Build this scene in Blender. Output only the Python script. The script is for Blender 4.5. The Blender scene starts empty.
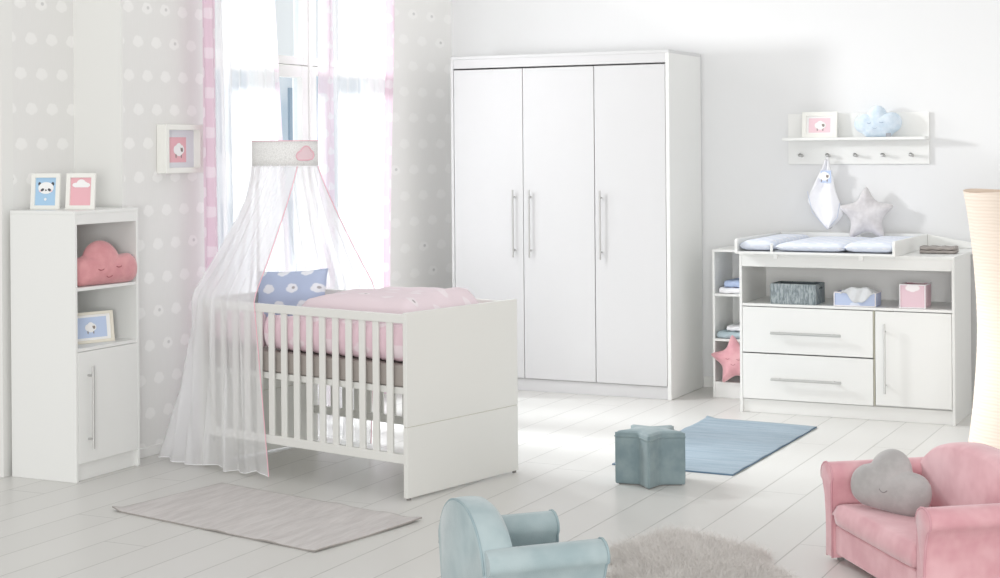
import bpy, bmesh, math, random
from mathutils import Vector, Matrix, noise
random.seed(7)
PI = math.pi
scene = bpy.context.scene
COL = scene.collection

# ------------------------------------------------------------------ camera
yaw, roll, pitch = 0.4485, -0.0080, 0.0009
cy_, sy_ = math.cos(yaw), math.sin(yaw)
F = Vector((-sy_*math.cos(pitch), cy_*math.cos(pitch), -math.sin(pitch)))
R0 = Vector((cy_, sy_, 0)); U0 = R0.cross(F)
c_, s_ = math.cos(roll), math.sin(roll)
Rv = c_*R0 + s_*U0; Uv = -s_*R0 + c_*U0
cam = bpy.data.cameras.new('camera'); co = bpy.data.objects.new('camera', cam); COL.objects.link(co)
m = Matrix((Rv, Uv, -F)).transposed().to_4x4(); m.translation = Vector((0, 0, 1.5533)); co.matrix_world = m
cam.sensor_width = 36; cam.lens = 36*1.6108628
cam.shift_x = -0.01452; cam.shift_y = (149.438-289)/1000
cam.clip_start = .1; cam.clip_end = 200
scene.camera = co

# ------------------------------------------------------------------ materials
MATS = {}
def nodes_of(m):
    nt = m.node_tree; return nt, nt.nodes['Principled BSDF']
def new_mat(name, col=(.8,.8,.8), rough=.5, metal=0., **kw):
    m = bpy.data.materials.new(name); m.use_nodes = True
    nt, b = nodes_of(m)
    b.inputs['Base Color'].default_value = (*col, 1); b.inputs['Roughness'].default_value = rough
    b.inputs['Metallic'].default_value = metal
    for k, v in kw.items(): b.inputs[k.replace('_', ' ')].default_value = v
    MATS[name] = m; return m
class NB:
    """tiny node-math helper"""
    def __init__(s, m): s.nt = m.node_tree; s.b = s.nt.nodes['Principled BSDF']
    def n(s, t, **kw):
        x = s.nt.nodes.new(t)
        for k, v in kw.items(): setattr(x, k, v)
        return x
    def link(s, a, b): s.nt.links.new(a, b)
    def put(s, inp, v):
        if hasattr(v, 'links'): s.link(v, inp)
        else: inp.default_value = v
    def M(s, op, a, b=0.):
        x = s.n('ShaderNodeMath', operation=op); s.put(x.inputs[0], a); s.put(x.inputs[1], b); return x.outputs[0]
    def mix(s, f, a, b):
        x = s.n('ShaderNodeMix', data_type='RGBA')
        s.put(x.inputs['Factor'], f)
        for k, v in ((6, a), (7, b)):
            if hasattr(v, 'links'): s.link(v, x.inputs[k])
            else: x.inputs[k].default_value = (*v, 1)
        return x.outputs[2]
    def coords(s, kind):
        if kind == 'world': o = s.n('ShaderNodeNewGeometry').outputs['Position']
        else: o = s.n('ShaderNodeTexCoord').outputs[kind]
        x = s.n('ShaderNodeSeparateXYZ'); s.link(o, x.inputs[0]); return o, x.outputs
    def noise(s, vec, scale, detail=3, rough=.55):
        x = s.n('ShaderNodeTexNoise'); x.inputs['Scale'].default_value = scale; x.inputs['Detail'].default_value = detail
        x.inputs['Roughness'].default_value = rough
        if vec is not None: s.link(vec, x.inputs['Vector'])
        return x.outputs['Fac']
    def scaled(s, vec, sc):
        x = s.n('ShaderNodeVectorMath', operation='MULTIPLY'); s.link(vec, x.inputs[0]); x.inputs[1].default_value = sc; return x.outputs[0]
    def ramp(s, f, lo, hi):
        x = s.n('ShaderNodeMapRange', interpolation_type='SMOOTHSTEP'); s.put(x.inputs['Value'], f)
        x.inputs['From Min'].default_value = lo; x.inputs['From Max'].default_value = hi; return x.outputs[0]
    def bump(s, h, strength=.3, dist=.01):
        x = s.n('ShaderNodeBump'); x.inputs['Strength'].default_value = strength; x.inputs['Distance'].default_value = dist
        s.link(h, x.inputs['Height']); s.link(x.outputs[0], s.b.inputs['Normal'])
    def clouds(s, a, b, pa, pb, a0, b0, sx, sz, sheep=.86):
        """staggered rows of small clouds: returns (cloud mask, sheep face mask)"""
        v = s.M('DIVIDE', s.M('SUBTRACT', b, b0), pb); v = s.M('ADD', v, .5); row = s.M('FLOOR', v)
        u = s.M('DIVIDE', s.M('SUBTRACT', a, a0), pa); u = s.M('ADD', u, .5)
        u = s.M('ADD', u, s.M('MULTIPLY', s.M('FLOORED_MODULO', row, 2.), .5)); cell = s.M('FLOOR', u)
        x = s.M('MULTIPLY', s.M('SUBTRACT', s.M('FRACT', u), .5), pa/sx)
        z = s.M('MULTIPLY', s.M('SUBTRACT', s.M('FRACT', v), .5), pb/sz)
        d = None
        for cx, cz, r in ((-.20, -.10, .26), (.20, -.08, .27), (-.08, .13, .27), (.12, .12, .24), (0, -.18, .28)):
            dx = s.M('SUBTRACT', x, cx); dz = s.M('SUBTRACT', z, cz)
            l = s.M('SQRT', s.M('ADD', s.M('MULTIPLY', dx, dx), s.M('MULTIPLY', dz, dz)))
            l = s.M('SUBTRACT', l, r); d = l if d is None else s.M('MINIMUM', d, l)
        mask = s.ramp(d, .06, -.06)
        w = s.n('ShaderNodeTexWhiteNoise', noise_dimensions='2D'); cb = s.n('ShaderNodeCombineXYZ')
        s.link(cell, cb.inputs[0]); s.link(row, cb.inputs[1]); s.link(cb.outputs[0], w.inputs['Vector'])
        on = s.M('GREATER_THAN', w.outputs['Value'], sheep)
        dx = s.M('SUBTRACT', x, .1); dz = s.M('SUBTRACT', z, .02)
        l = s.M('SQRT', s.M('ADD', s.M('MULTIPLY', dx, dx), s.M('MULTIPLY', dz, dz)))
        face = s.M('MULTIPLY', s.ramp(l, .17, .08), on)
        return mask, face

def white(name, col=(.83,.83,.81), rough=.38):
    m = new_mat(name, col, rough); nb = NB(m); o, x = nb.coords('world')
    f = nb.noise(nb.scaled(o, (6, 6, 60)), 3., 2)
    nb.link(nb.mix(f, tuple(c*.985 for c in col), col), nb.b.inputs['Base Color']); return m
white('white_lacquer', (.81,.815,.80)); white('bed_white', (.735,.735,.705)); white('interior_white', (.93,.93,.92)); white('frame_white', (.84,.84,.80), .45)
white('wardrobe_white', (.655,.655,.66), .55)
white('trim_white', (.80,.80,.785), .5)
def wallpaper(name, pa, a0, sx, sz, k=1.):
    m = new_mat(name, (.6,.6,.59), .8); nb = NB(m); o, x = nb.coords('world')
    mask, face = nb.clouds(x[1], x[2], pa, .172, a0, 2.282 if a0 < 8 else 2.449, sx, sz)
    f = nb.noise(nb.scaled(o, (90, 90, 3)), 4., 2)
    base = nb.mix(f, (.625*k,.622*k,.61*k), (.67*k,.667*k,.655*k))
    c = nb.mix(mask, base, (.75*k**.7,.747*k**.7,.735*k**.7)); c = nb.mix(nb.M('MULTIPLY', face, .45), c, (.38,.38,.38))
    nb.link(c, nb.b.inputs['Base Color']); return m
wallpaper('wallpaper_near', .146, 6.591, .088, .070, 1.18); wallpaper('wallpaper_far', .25, 9.356, .140, .076, 1.36)  # far strip's colour is lightened to stand in for light in its dim corner
m = new_mat('plaster', (.755,.76,.765), .85); nb = NB(m); o, x = nb.coords('world')
nb.bump(nb.noise(nb.scaled(o, (1, 1, .25)), 60., 4), .12, .004)
m = new_mat('plaster_plain', (.78,.78,.76), .85)
# floor planks along Y
m = new_mat('floor_planks', (.7,.7,.68), .3); nb = NB(m); o, x = nb.coords('world')
u = nb.M('DIVIDE', nb.M('ADD', x[0], 2.156), .2108); cell = nb.M('FLOOR', u); fr = nb.M('FRACT', u)
edge = nb.M('MINIMUM', fr, nb.M('SUBTRACT', 1., fr)); gap = nb.ramp(edge, .016, .006)
w = nb.n('ShaderNodeTexWhiteNoise', noise_dimensions='1D'); nb.link(cell, w.inputs['W'])
ln = nb.M('FRACT', nb.M('ADD', nb.M('DIVIDE', x[1], 2.9), w.outputs['Value']))
gap2 = nb.ramp(nb.M('MINIMUM', ln, nb.M('SUBTRACT', 1., ln)), .0011, .0004)
gap = nb.M('MAXIMUM', gap, gap2)
grain = nb.noise(nb.scaled(o, (30, 1.6, 1)), 3., 4)
tone = nb.M('ADD', nb.M('MULTIPLY', grain, .55), nb.M('MULTIPLY', w.outputs['Value'], .45))
c = nb.mix(tone, (.605,.598,.575), (.66,.652,.63)); c = nb.mix(nb.M('MULTIPLY', gap, .62), c, (.30,.30,.28))
nb.link(c, nb.b.inputs['Base Color']); nb.bump(nb.M('MULTIPLY', gap, -1.), .5, .004)
nb.link(nb.M('ADD', .24, nb.M('MULTIPLY', grain, .16)), nb.b.inputs['Roughness'])

def velvet(name, dark, light, scale=7., rough=.75, sheen=.45):
    m = new_mat(name, light, rough); nb = NB(m); o, x = nb.coords('Object')
    f = nb.noise(o, scale, 3, .6); g = nb.noise(o, 260., 2)
    nb.link(nb.mix(nb.ramp(f, .3, .7), dark, light), nb.b.inputs['Base Color'])
    nb.b.inputs['Sheen Weight'].default_value = sheen; nb.b.inputs['Sheen Roughness'].default_value = .4
    nb.bump(nb.M('ADD', nb.M('MULTIPLY', f, 2.), g), .18, .004); return m
velvet('pink_velvet', (.60,.30,.335), (.72,.43,.46), 6.); velvet('teal_velvet', (.31,.395,.415), (.405,.485,.50), 6.)
velvet('teal_piping', (.28,.37,.40), (.34,.43,.45), sheen=.05); velvet('pink_piping', (.58,.29,.33), (.64,.36,.40), sheen=.05)
velvet('stool_velvet', (.165,.23,.25), (.24,.31,.325), 9., .7, .3)
velvet('coral_plush', (.62,.27,.29), (.70,.335,.35), 14.); velvet('rose_plush', (.68,.33,.37), (.75,.42,.45), 14.)
velvet('grey_plush', (.36,.345,.34), (.43,.415,.41), 14.); velvet('star_plush', (.55,.53,.54), (.67,.65,.66), 16.)
velvet('blue_plush', (.55,.66,.76), (.67,.75,.83), 22.)
new_mat('stitch_dark', (.12,.10,.10), .8); new_mat('stitch_red', (.38,.12,.14), .8); new_mat('stitch_grey', (.22,.21,.21), .8)
new_mat('pale_blue_edge', (.62,.67,.80), .8); new_mat('stitch_blue', (.36,.45,.58), .8)
new_mat('care_tag', (.32,.33,.36), .7); new_mat('white_cloth', (.86,.86,.88), .85); new_mat('black', (.03,.03,.03), .5)
new_mat('steel', (.60,.60,.59), .45, 1.); new_mat('dark_gap', (.10,.10,.11), .7); new_mat('edge_olive', (.50,.49,.40), .6)
new_mat('rubber', (.22,.21,.20), .6)
def fabric_clouds(name, base, cloud, pa, pb, sx, sz, axes=(0, 2), kind='Object', a0=0., b0=0., sheep=.8, face_col=(.25,.22,.22), sheen=0.):
    m = new_mat(name, base, .85); nb = NB(m); o, x = nb.coords(kind)
    mask, face = nb.clouds(x[axes[0]], x[axes[1]], pa, pb, a0, b0, sx, sz, sheep)
    c = nb.mix(mask, base, cloud); c = nb.mix(nb.M('MULTIPLY', face, .7), c, face_col)
    nb.link(c, nb.b.inputs['Base Color']); nb.bump(nb.noise(o, 300., 2), .1, .002); return m
fabric_clouds('pink_clouds_top', (.765,.655,.695), (.815,.74,.77), .15, .105, .075, .05, (0, 1))
fabric_clouds('pink_clouds_side', (.78,.60,.66), (.84,.73,.77), .21, .13, .10, .07, (0, 2))
fabric_clouds('blue_clouds', (.45,.525,.70), (.80,.82,.87), .135, .088, .072, .056, (0, 2), a0=.03, b0=.05, sheep=.72)
fabric_clouds('blue_clouds_box', (.50,.58,.77), (.72,.77,.88), .16, .11, .08, .06, (0, 2), sheep=2)
fabric_clouds('pink_clouds_box', (.74,.55,.61), (.87,.83,.84), .15, .14, .085, .06, (0, 2), a0=.0, b0=.12, sheep=2)
fabric_clouds('mat_clouds', (.72,.765,.86), (.84,.86,.90), .085, .07, .05, .04, (0, 1), sheep=.9)
def sheer(name, col, alpha, pattern=None, trans=.5):
    m = bpy.data.materials.new(name); m.use_nodes = True; nt = m.node_tree; MATS[name] = m
    b = nt.nodes['Principled BSDF']; nt.nodes.remove(b)
    out = nt.nodes['Material Output']
    d = nt.nodes.new('ShaderNodeBsdfDiffuse'); t = nt.nodes.new('ShaderNodeBsdfTranslucent'); tr = nt.nodes.new('ShaderNodeBsdfTransparent')
    m1 = nt.nodes.new('ShaderNodeMixShader'); m2 = nt.nodes.new('ShaderNodeMixShader'); m1.inputs[0].default_value = trans; m2.inputs[0].default_value = alpha
    d.inputs[0].default_value = (*col, 1); t.inputs[0].default_value = (*col, 1)
    L = nt.links.new
    L(d.outputs[0], m1.inputs[1]); L(t.outputs[0], m1.inputs[2]); L(tr.outputs[0], m2.inputs[1]); L(m1.outputs[0], m2.inputs[2]); L(m2.outputs[0], out.inputs[0])
    if pattern:
        nb = NB.__new__(NB); nb.nt = nt; nb.b = None
        o, x = nb.coords('world'); mask, face = nb.clouds(x[1], x[2], .14, .105, 6.975, 2.28, .085, .07, .85)
        c = nb.mix(mask, col, pattern); L(c, d.inputs[0]); L(c, t.inputs[0])
    return m
sheer('sheer_white', (.93,.93,.95), .58); sheer('veil_white', (.96,.96,.975), .58)
sheer('border_pink', (.80,.635,.725), .96, (.87,.77,.83), .16); sheer('border_pale', (.90,.76,.85), .72, (.93,.88,.92), .3)
m = new_mat('glass'); nt = m.node_tree; nt.nodes.remove(nt.nodes['Principled BSDF'])
tr = nt.nodes.new('ShaderNodeBsdfTransparent'); gl = nt.nodes.new('ShaderNodeBsdfGlossy'); mx = nt.nodes.new('ShaderNodeMixShader'); mx.inputs[0].default_value = .015
tr.inputs[0].default_value = (.95,.98,1.,1); gl.inputs['Roughness'].default_value = .05
nt.links.new(tr.outputs[0], mx.inputs[1]); nt.links.new(gl.outputs[0], mx.inputs[2]); nt.links.new(mx.outputs[0], nt.nodes['Material Output'].inputs[0])
m = new_mat('band_fabric', (.66,.66,.65), .85); nb = NB(m); o, x = nb.coords('Object')
vor = nb.n('ShaderNodeTexVoronoi', feature='DISTANCE_TO_EDGE'); vor.inputs['Scale'].default_value = 110.; nb.link(o, vor.inputs['Vector'])
nb.link(nb.mix(nb.ramp(vor.outputs['Distance'], .04, .14), (.70,.70,.69), (.82,.82,.81)), nb.b.inputs['Base Color'])
new_mat('applique_pink', (.78,.60,.64), .8); new_mat('pink_trim', (.80,.48,.55), .8)
m = new_mat('mattress_taupe', (.36,.325,.30), .85); nb = NB(m); o, x = nb.coords('Object'); nb.bump(nb.noise(o, 220., 2), .2, .003)
m = new_mat('basket_grey', (.25,.29,.31), .9); nb = NB(m); o, x = nb.coords('Object')
f = nb.noise(nb.scaled(o, (1.2, 1.2, .3)), 70., 3, .7)
nb.link(nb.mix(nb.ramp(f, .35, .65), (.17,.205,.22), (.38,.425,.44)), nb.b.inputs['Base Color']); nb.bump(f, .5, .003)
new_mat('basket_dark', (.10,.12,.13), .9); new_mat('basket_rim', (.82,.80,.82), .8)
new_mat('pink_inside', (.42,.22,.26), .9); new_mat('blue_inside', (.34,.40,.56), .9)
def towel_mat(name, a, b):
    m = new_mat(name, b, .9); nb = NB(m); o, x = nb.coords('Object'); f = nb.noise(o, 40., 3)
    nb.link(nb.mix(f, a, b), nb.b.inputs['Base Color']); nb.bump(nb.noise(o, 400., 2), .3, .002)
towel_mat('cloth_grey', (.56,.58,.60), (.70,.715,.73)); towel_mat('cloth_taupe', (.33,.30,.285), (.40,.37,.35)); towel_mat('towel_white', (.86,.86,.89), (.90,.90,.92))
towel_mat('towel_blue', (.40,.50,.72), (.48,.57,.77)); towel_mat('towel_teal', (.38,.48,.52), (.46,.55,.59))
def rug_mat(name, a, b, sc):
    m = new_mat(name, a, .8); nb = NB(m); o, x = nb.coords('Object')
    f = nb.noise(nb.scaled(o, sc), 5., 4, .65)
    nb.link(nb.mix(nb.ramp(f, .3, .7), a, b), nb.b.inputs['Base Color']); nb.b.inputs['Sheen Weight'].default_value = .2
    g = nb.noise(nb.scaled(o, sc), 30., 3); nb.bump(nb.M('ADD', f, nb.M('MULTIPLY', g, .5)), .5, .01)
rug_mat('rug_grey', (.47,.44,.43), (.575,.545,.535), (5, .7, 1)); rug_mat('rug_blue', (.165,.235,.29), (.24,.315,.38), (.6, 6, 1))
new_mat('rug_grey_edge', (.33,.31,.29), .9); new_mat('rug_blue_edge', (.12,.20,.29), .9)
m = new_mat('fur', (.40,.355,.335), .9); nb = NB(m); o, x = nb.coords('Object'); f = nb.noise(o, 14., 4, .7)
nb.link(nb.mix(nb.ramp(f, .3, .7), (.66,.635,.61), (.78,.76,.735)), nb.b.inputs['Base Color'])
new_mat('print_blue', (.40,.60,.80), .6); new_mat('print_pink', (.80,.45,.50), .6); new_mat('print_pale_pink', (.85,.62,.68), .6)
new_mat('print_periwinkle', (.52,.62,.82), .6); new_mat('mount', (.72,.73,.78), .7); new_mat('paper_white', (.88,.88,.88), .7)
new_mat('print_dark', (.07,.07,.08), .7); new_mat('print_brown', (.27,.23,.21), .7); new_mat('cheek', (.90,.62,.66), .7); new_mat('frame_cream', (.80,.76,.66), .5)
m = new_mat('lamp_paper', (.80,.66,.54), .8); nb = NB(m); o, x = nb.coords('Object')
wv = nb.n('ShaderNodeTexWave', bands_direction='Z'); wv.inputs['Scale'].default_value = 20.; wv.inputs['Distortion'].default_value = 2.5
wv.inputs['Detail'].default_value = 2; wv.inputs['Detail Scale'].default_value = .7; nb.link(o, wv.inputs['Vector'])
nb.link(nb.mix(wv.outputs['Fac'], (.70,.60,.51), (.75,.65,.565)), nb.b.inputs['Base Color'])
gz = nb.M('ABSOLUTE', nb.M('SUBTRACT', x[2], .62)); glow = nb.ramp(gz, .75, .05)
nb.link(nb.mix(wv.outputs['Fac'], (1., .78, .58), (1., .86, .70)), nb.b.inputs['Emission Color'])
nb.link(nb.M('ADD', .02, nb.M('MULTIPLY', glow, .13)), nb.b.inputs['Emission Strength']); nb.bump(wv.outputs['Fac'], .12, .004)
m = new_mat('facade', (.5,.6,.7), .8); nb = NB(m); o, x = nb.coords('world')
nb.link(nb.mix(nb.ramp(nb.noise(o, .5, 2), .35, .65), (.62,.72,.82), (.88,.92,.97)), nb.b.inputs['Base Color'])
new_mat('facade_pane', (.36,.46,.56), .2)

# ------------------------------------------------------------------ mesh helpers
class MB:
    def __init__(s): s.bm = bmesh.new(); s.mi = 0
    def f(s, vs, mi=None):
        try: fc = s.bm.faces.new(vs)
        except ValueError: return None
        fc.material_index = s.mi if mi is None else mi; return fc
    def box(s, x0, y0, z0, x1, y1, z1):
        v = [s.bm.verts.new((x, y, z)) for z in (z0, z1) for y in (y0, y1) for x in (x0, x1)]
        for q in ((0,2,3,1), (4,5,7,6), (0,1,5,4), (2,6,7,3), (0,4,6,2), (1,3,7,5)): s.f([v[i] for i in q])
        return s
    def tube(s, pts, r, n=8, cap=True):
        pts = [Vector(p) for p in pts]; rings = []; a = None
        rr = r if hasattr(r, '__len__') else [r]*len(pts)
        for i, p in enumerate(pts):
            t = (pts[min(i+1, len(pts)-1)]-pts[max(i-1, 0)]).normalized()
            a = t.orthogonal() if a is None else a-t*a.dot(t)      # carried along the path
            if a.length < 1e-6: a = t.orthogonal()
            a.normalize(); b = t.cross(a)
            rings.append([s.bm.verts.new(p+rr[i]*(math.cos(2*PI*k/n)*a+math.sin(2*PI*k/n)*b)) for k in range(n)])
        for i in range(len(rings)-1):
            for k in range(n): s.f([rings[i][k], rings[i][(k+1) % n], rings[i+1][(k+1) % n], rings[i+1][k]])
        if cap: s.f(rings[0][::-1]); s.f(rings[-1])
        return s
    def loft(s, rings, closed=True, cap=False):
        vr = [[s.bm.verts.new(p) for p in r] for r in rings]; n = len(vr[0])
        for i in range(len(vr)-1):
            for k in range(n if closed else n-1): s.f([vr[i][k], vr[i][(k+1) % n], vr[i+1][(k+1) % n], vr[i+1][k]])
        if cap: s.f(vr[0][::-1]); s.f(vr[-1])
        return s
    def grid(s, fn, nu, nv):
        v = [[s.bm.verts.new(fn(i/nu, j/nv)) for i in range(nu+1)] for j in range(nv+1)]
        for j in range(nv):
            for i in range(nu): s.f([v[j][i], v[j][i+1], v[j+1][i+1], v[j+1][i]])
        return s
    def prism(s, poly, fn0, fn1):
        a = [s.bm.verts.new(fn0(p)) for p in poly]; b = [s.bm.verts.new(fn1(p)) for p in poly]; n = len(poly)
        s.f(a[::-1]); s.f(b)
        for k in range(n): s.f([a[k], a[(k+1) % n], b[(k+1) % n], b[k]])
        return s
    def disc(s, cx, cz, rx, rz, y, mi, n=20, rot=0.):
        c, sn = math.cos(rot), math.sin(rot)
        s.f([s.bm.verts.new((cx+rx*math.cos(2*PI*k/n)*c-rz*math.sin(2*PI*k/n)*sn, y, cz+rx*math.cos(2*PI*k/n)*sn+rz*math.sin(2*PI*k/n)*c)) for k in range(n)], mi)
        return s
    def quad(s, x0, z0, x1, z1, y, mi):
        s.f([s.bm.verts.new(p) for p in ((x0,y,z0), (x1,y,z0), (x1,y,z1), (x0,y,z1))], mi); return s
    def build(s, name, mats, parent=None, smooth=False, bevel=0., seg=2, subsurf=0, solid=0., loc=(0,0,0), rot=(0,0,0)):
        me = bpy.data.meshes.new(name); bmesh.ops.recalc_face_normals(s.bm, faces=s.bm.faces[:]) if not getattr(s, 'flat', False) else None
        s.bm.to_mesh(me); s.bm.free()
        for mt in (mats if isinstance(mats, (list, tuple)) else [mats]): me.materials.append(MATS[mt])
        if smooth: me.polygons.foreach_set('use_smooth', [True]*len(me.polygons))
        o = bpy.data.objects.new(name, me); COL.objects.link(o); o.location = loc; o.rotation_euler = rot
        if parent is not None: o.parent = parent
        if bevel: b = o.modifiers.new('bevel', 'BEVEL'); b.width = bevel; b.segments = seg; b.limit_method = 'ANGLE'; b.angle_limit = .6
        if subsurf: b = o.modifiers.new('sub', 'SUBSURF'); b.levels = b.render_levels = subsurf
        if solid: b = o.modifiers.new('solid', 'SOLIDIFY'); b.thickness = solid; b.offset = 0
        return o
def tag(o, label, cat, group=None):
    o['label'] = label; o['category'] = cat
    if group: o['group'] = group
    return o
def thing(name, label, cat, loc=(0,0,0), rz=0., group=None, rot=None):
    o = bpy.data.objects.new(name, None); COL.objects.link(o); o.empty_display_size = .1
    o.location = loc; o.rotation_euler = rot if rot else (0, 0, rz); return tag(o, label, cat, group)
def struct(name, mb, mat, bevel=0., **kw):
    o = mb.build(name, mat, None, bevel=bevel, **kw); o['kind'] = 'structure'; return o
def bxo(name, dims, mat, parent, bevel=.002, **kw):
    return MB().box(*dims).build(name, mat, parent, bevel=bevel, **kw)
def smoothstep(a, b, x):
    t = max(0., min(1., (x-a)/(b-a))); return t*t*(3-2*t)

# ------------------------------------------------------------------ the room
XW, YB = -5.245, 9.905
struct('floor', MB().box(-8, -1.5, -.05, 3.5, 11, 0), 'floor_planks')
struct('wall_back', MB().box(XW, YB, 0, 3.5, YB+.15, 3.1), 'plaster')
WY0, WY1, WZ0, WZ1 = 7.07, 9.02, .14, 2.86
struct('wall_left', MB().box(XW-.16, 6.4, 0, XW, WY0, 3.1), 'wallpaper_near')
struct('wall_left', MB().box(XW-.16, WY1, 0, XW, YB+.15, 3.1), 'wallpaper_far')
struct('wall_left', MB().box(XW-.16, WY0, WZ1, XW, WY1, 3.1).box(XW-.16, WY0, 0, XW, WY1, WZ0), 'plaster_plain')
struct('wall_return', MB().box(-5.70, 6.385, 0, XW, 6.4, 3.1), 'plaster_plain')
struct('wall_recess', MB().box(-5.70, 5.950, 0, -5.547, 6.385, 3.1), 'wallpaper_near')
struct('wall_pillar', MB().box(-7.6, 5.870, 0, -5.547, 5.950, 3.1), 'plaster_plain')
struct('baseboard_back', MB().box(-3.42, YB-.015, 0, 3.5, YB, .07), 'trim_white', .003)
struct('baseboard_left', MB().box(XW, 6.4, 0, XW+.012, WY0, .05).box(XW, WY1, 0, XW+.012, YB-.02, .05), 'trim_white', .003)

# window in the left wall: frame, mullions, sashes with panes
win = MB()
win.box(XW-.15, WY0, WZ0, XW-.03, WY0+.07, WZ1).box(XW-.15, WY1-.07, WZ0, XW-.03, WY1, WZ1).box(XW-.15, WY0, WZ1-.07, XW-.03, WY1, WZ1).box(XW-.15, WY0, WZ0, XW-.03, WY1, WZ0+.07)
win.box(XW-.15, 8.185, WZ0+.07, XW-.05, 8.215, WZ1-.07)
w1 = win.build('window_1', 'trim_white', bevel=.006); w1['kind'] = 'structure'
def sash(y0, y1, z0, z1, fw=.055, name='window_sash', dark=False):
    x0, x1 = XW-.13, XW-.06
    s = MB().box(x0, y0, z0, x1, y0+fw, z1).box(x0, y1-fw, z0, x1, y1, z1).box(x0, y0+fw, z0, x1, y1-fw, z0+fw).box(x0, y0+fw, z1-fw, x1, y1-fw, z1)
    so = s.build(name, 'trim_white', w1, bevel=.005)
    MB().box(XW-.098, y0+fw, z0+fw, XW-.094, y1-fw, z1-fw).build('pane', 'glass', so)
    return so
sash(7.72, 8.18, 2.058, 2.785, .05); sash(8.22, 8.945, 2.058, 2.785, .05); sash(7.175, 7.715, 2.058, 2.785, .05)
sash(7.175, 7.715, .215, 2.052, .05); sash(7.72, 8.18, .215, 2.052, .07); sash(8.22, 8.945, .215, 2.052, .05)

# pale buildings far outside the window
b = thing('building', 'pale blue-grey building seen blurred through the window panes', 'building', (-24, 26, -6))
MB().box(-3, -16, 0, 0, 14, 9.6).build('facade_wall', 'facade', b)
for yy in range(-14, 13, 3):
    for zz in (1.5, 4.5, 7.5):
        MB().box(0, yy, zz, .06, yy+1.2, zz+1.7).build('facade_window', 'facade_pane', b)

# ------------------------------------------------------------------ curtains
def curtain(label, left_edge, right_edge, borders, n_pl, amp, seed):
    """left_edge / right_edge: functions z -> Y of the two vertical edges"""
    root = thing('curtain', label, 'curtain', (0, 0, 0), 0, 'sheer curtains at the window')
    zt, zb = 2.98, .012
    rnd = random.Random(seed); ph = [rnd.uniform(0, 6.28) for _ in range(4)]
    def fn(u, v):
        z = zb+(zt-zb)*v; a, bb = left_edge(z), right_edge(z)
        fall = .55+.45*(1-v)
        x = -5.145+amp*fall*(math.sin(2*PI*n_pl*u+ph[0]+.6*math.sin(5*v+ph[2]))+.45*math.sin(2*PI*n_pl*1.7*u+ph[1]))
        return (x, a+(bb-a)*u, z)
    def strip(u0, u1, name, mat, dx=0.):
        n = max(6, int(170*(u1-u0)))
        def g(u, v):
            p = fn(u0+(u1-u0)*u, v); return (p[0]+dx, p[1], p[2])
        return MB().grid(g, n, 26).build(name, mat, root, smooth=True)
    cuts = sorted(borders)
    lo = max([b for a, b, m_ in cuts if a <= 0] or [0]); hi = min([a for a, b, m_ in cuts if b >= 1] or [1])
    strip(lo, hi, 'sheer_panel', 'sheer_white')
    for a, b_, m_ in cuts: strip(a, b_, 'border_strip', m_)
    return root
lerp = lambda a, b, t: a+(b-a)*t
curtain('left sheer white window curtain with pink cloud-dotted border behind the canopy', lambda z: 6.905, lambda z: lerp(7.80, 7.57, max(0, min(1, z/2.5))), [(0, .19, 'border_pink'), (.965, 1, 'border_pale')], 9, .022, 3)
curtain('right sheer white window curtain with pink borders, nearest the wardrobe', lambda z: 8.045, lambda z: lerp(8.82, 8.92, min(1, z/2.3)), [(0, .185, 'border_pale'), (.88, 1, 'border_pink')], 8, .020, 11)

# ------------------------------------------------------------------ bar handle
def bar_handle(parent, p0, p1, out, stand=.032, r=.0065):
    """steel bar between p0 and p1 (local), held on two posts; out = unit vector away from the door"""
    p0, p1, out = Vector(p0), Vector(p1), Vector(out); d = (p1-p0).normalized()
    mb = MB().tube([p0+out*stand, p1+out*stand], r, 10)
    for q in (p0+d*.045, p1-d*.045): mb.tube([q, q+out*stand], r*.85, 8)
    o = mb.build('handle', 'steel', parent, smooth=False); o['label'] = 'slim brushed steel bar handle'; return o

# ------------------------------------------------------------------ wardrobe
W = thing('wardrobe', 'tall white three-door wardrobe standing against the back wall', 'wardrobe', (-4.935, 9.30, 0))
w, d, h = 1.513, .59, 2.150
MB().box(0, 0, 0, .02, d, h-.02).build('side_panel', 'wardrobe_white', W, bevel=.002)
MB().box(w-.024, 0, 0, w, d, h-.02).build('side_panel', 'white_lacquer', W, bevel=.002)  # paler white than the doors: extra light on this shaded side, in the colour
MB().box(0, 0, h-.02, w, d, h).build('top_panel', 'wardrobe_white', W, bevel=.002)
MB().box(.02, .002, h-.078, w-.024, .03, h-.02).build('cornice', 'wardrobe_white', W, bevel=.002)
MB().box(.02, .012, 0, w-.024, .03, .078).build('plinth', 'wardrobe_white', W, bevel=.002)
MB().box(.02, d-.012, .07, w-.024, d-.004, h-.02).build('back_panel', 'interior_white', W)
MB().box(.02, .024, .078, w-.024, d-.012, .094).build('floor_panel', 'interior_white', W)
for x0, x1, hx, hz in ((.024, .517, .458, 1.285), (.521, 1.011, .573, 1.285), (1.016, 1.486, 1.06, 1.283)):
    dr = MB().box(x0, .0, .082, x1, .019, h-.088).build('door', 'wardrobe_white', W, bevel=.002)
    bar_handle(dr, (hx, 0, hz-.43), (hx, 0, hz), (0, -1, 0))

# ------------------------------------------------------------------ tall bookcase (left)
B = thing('bookcase', 'white bookcase with two open shelves and a lower door, in the recess', 'bookcase', (-5.126, 5.898, 0), PI/2)
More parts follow.
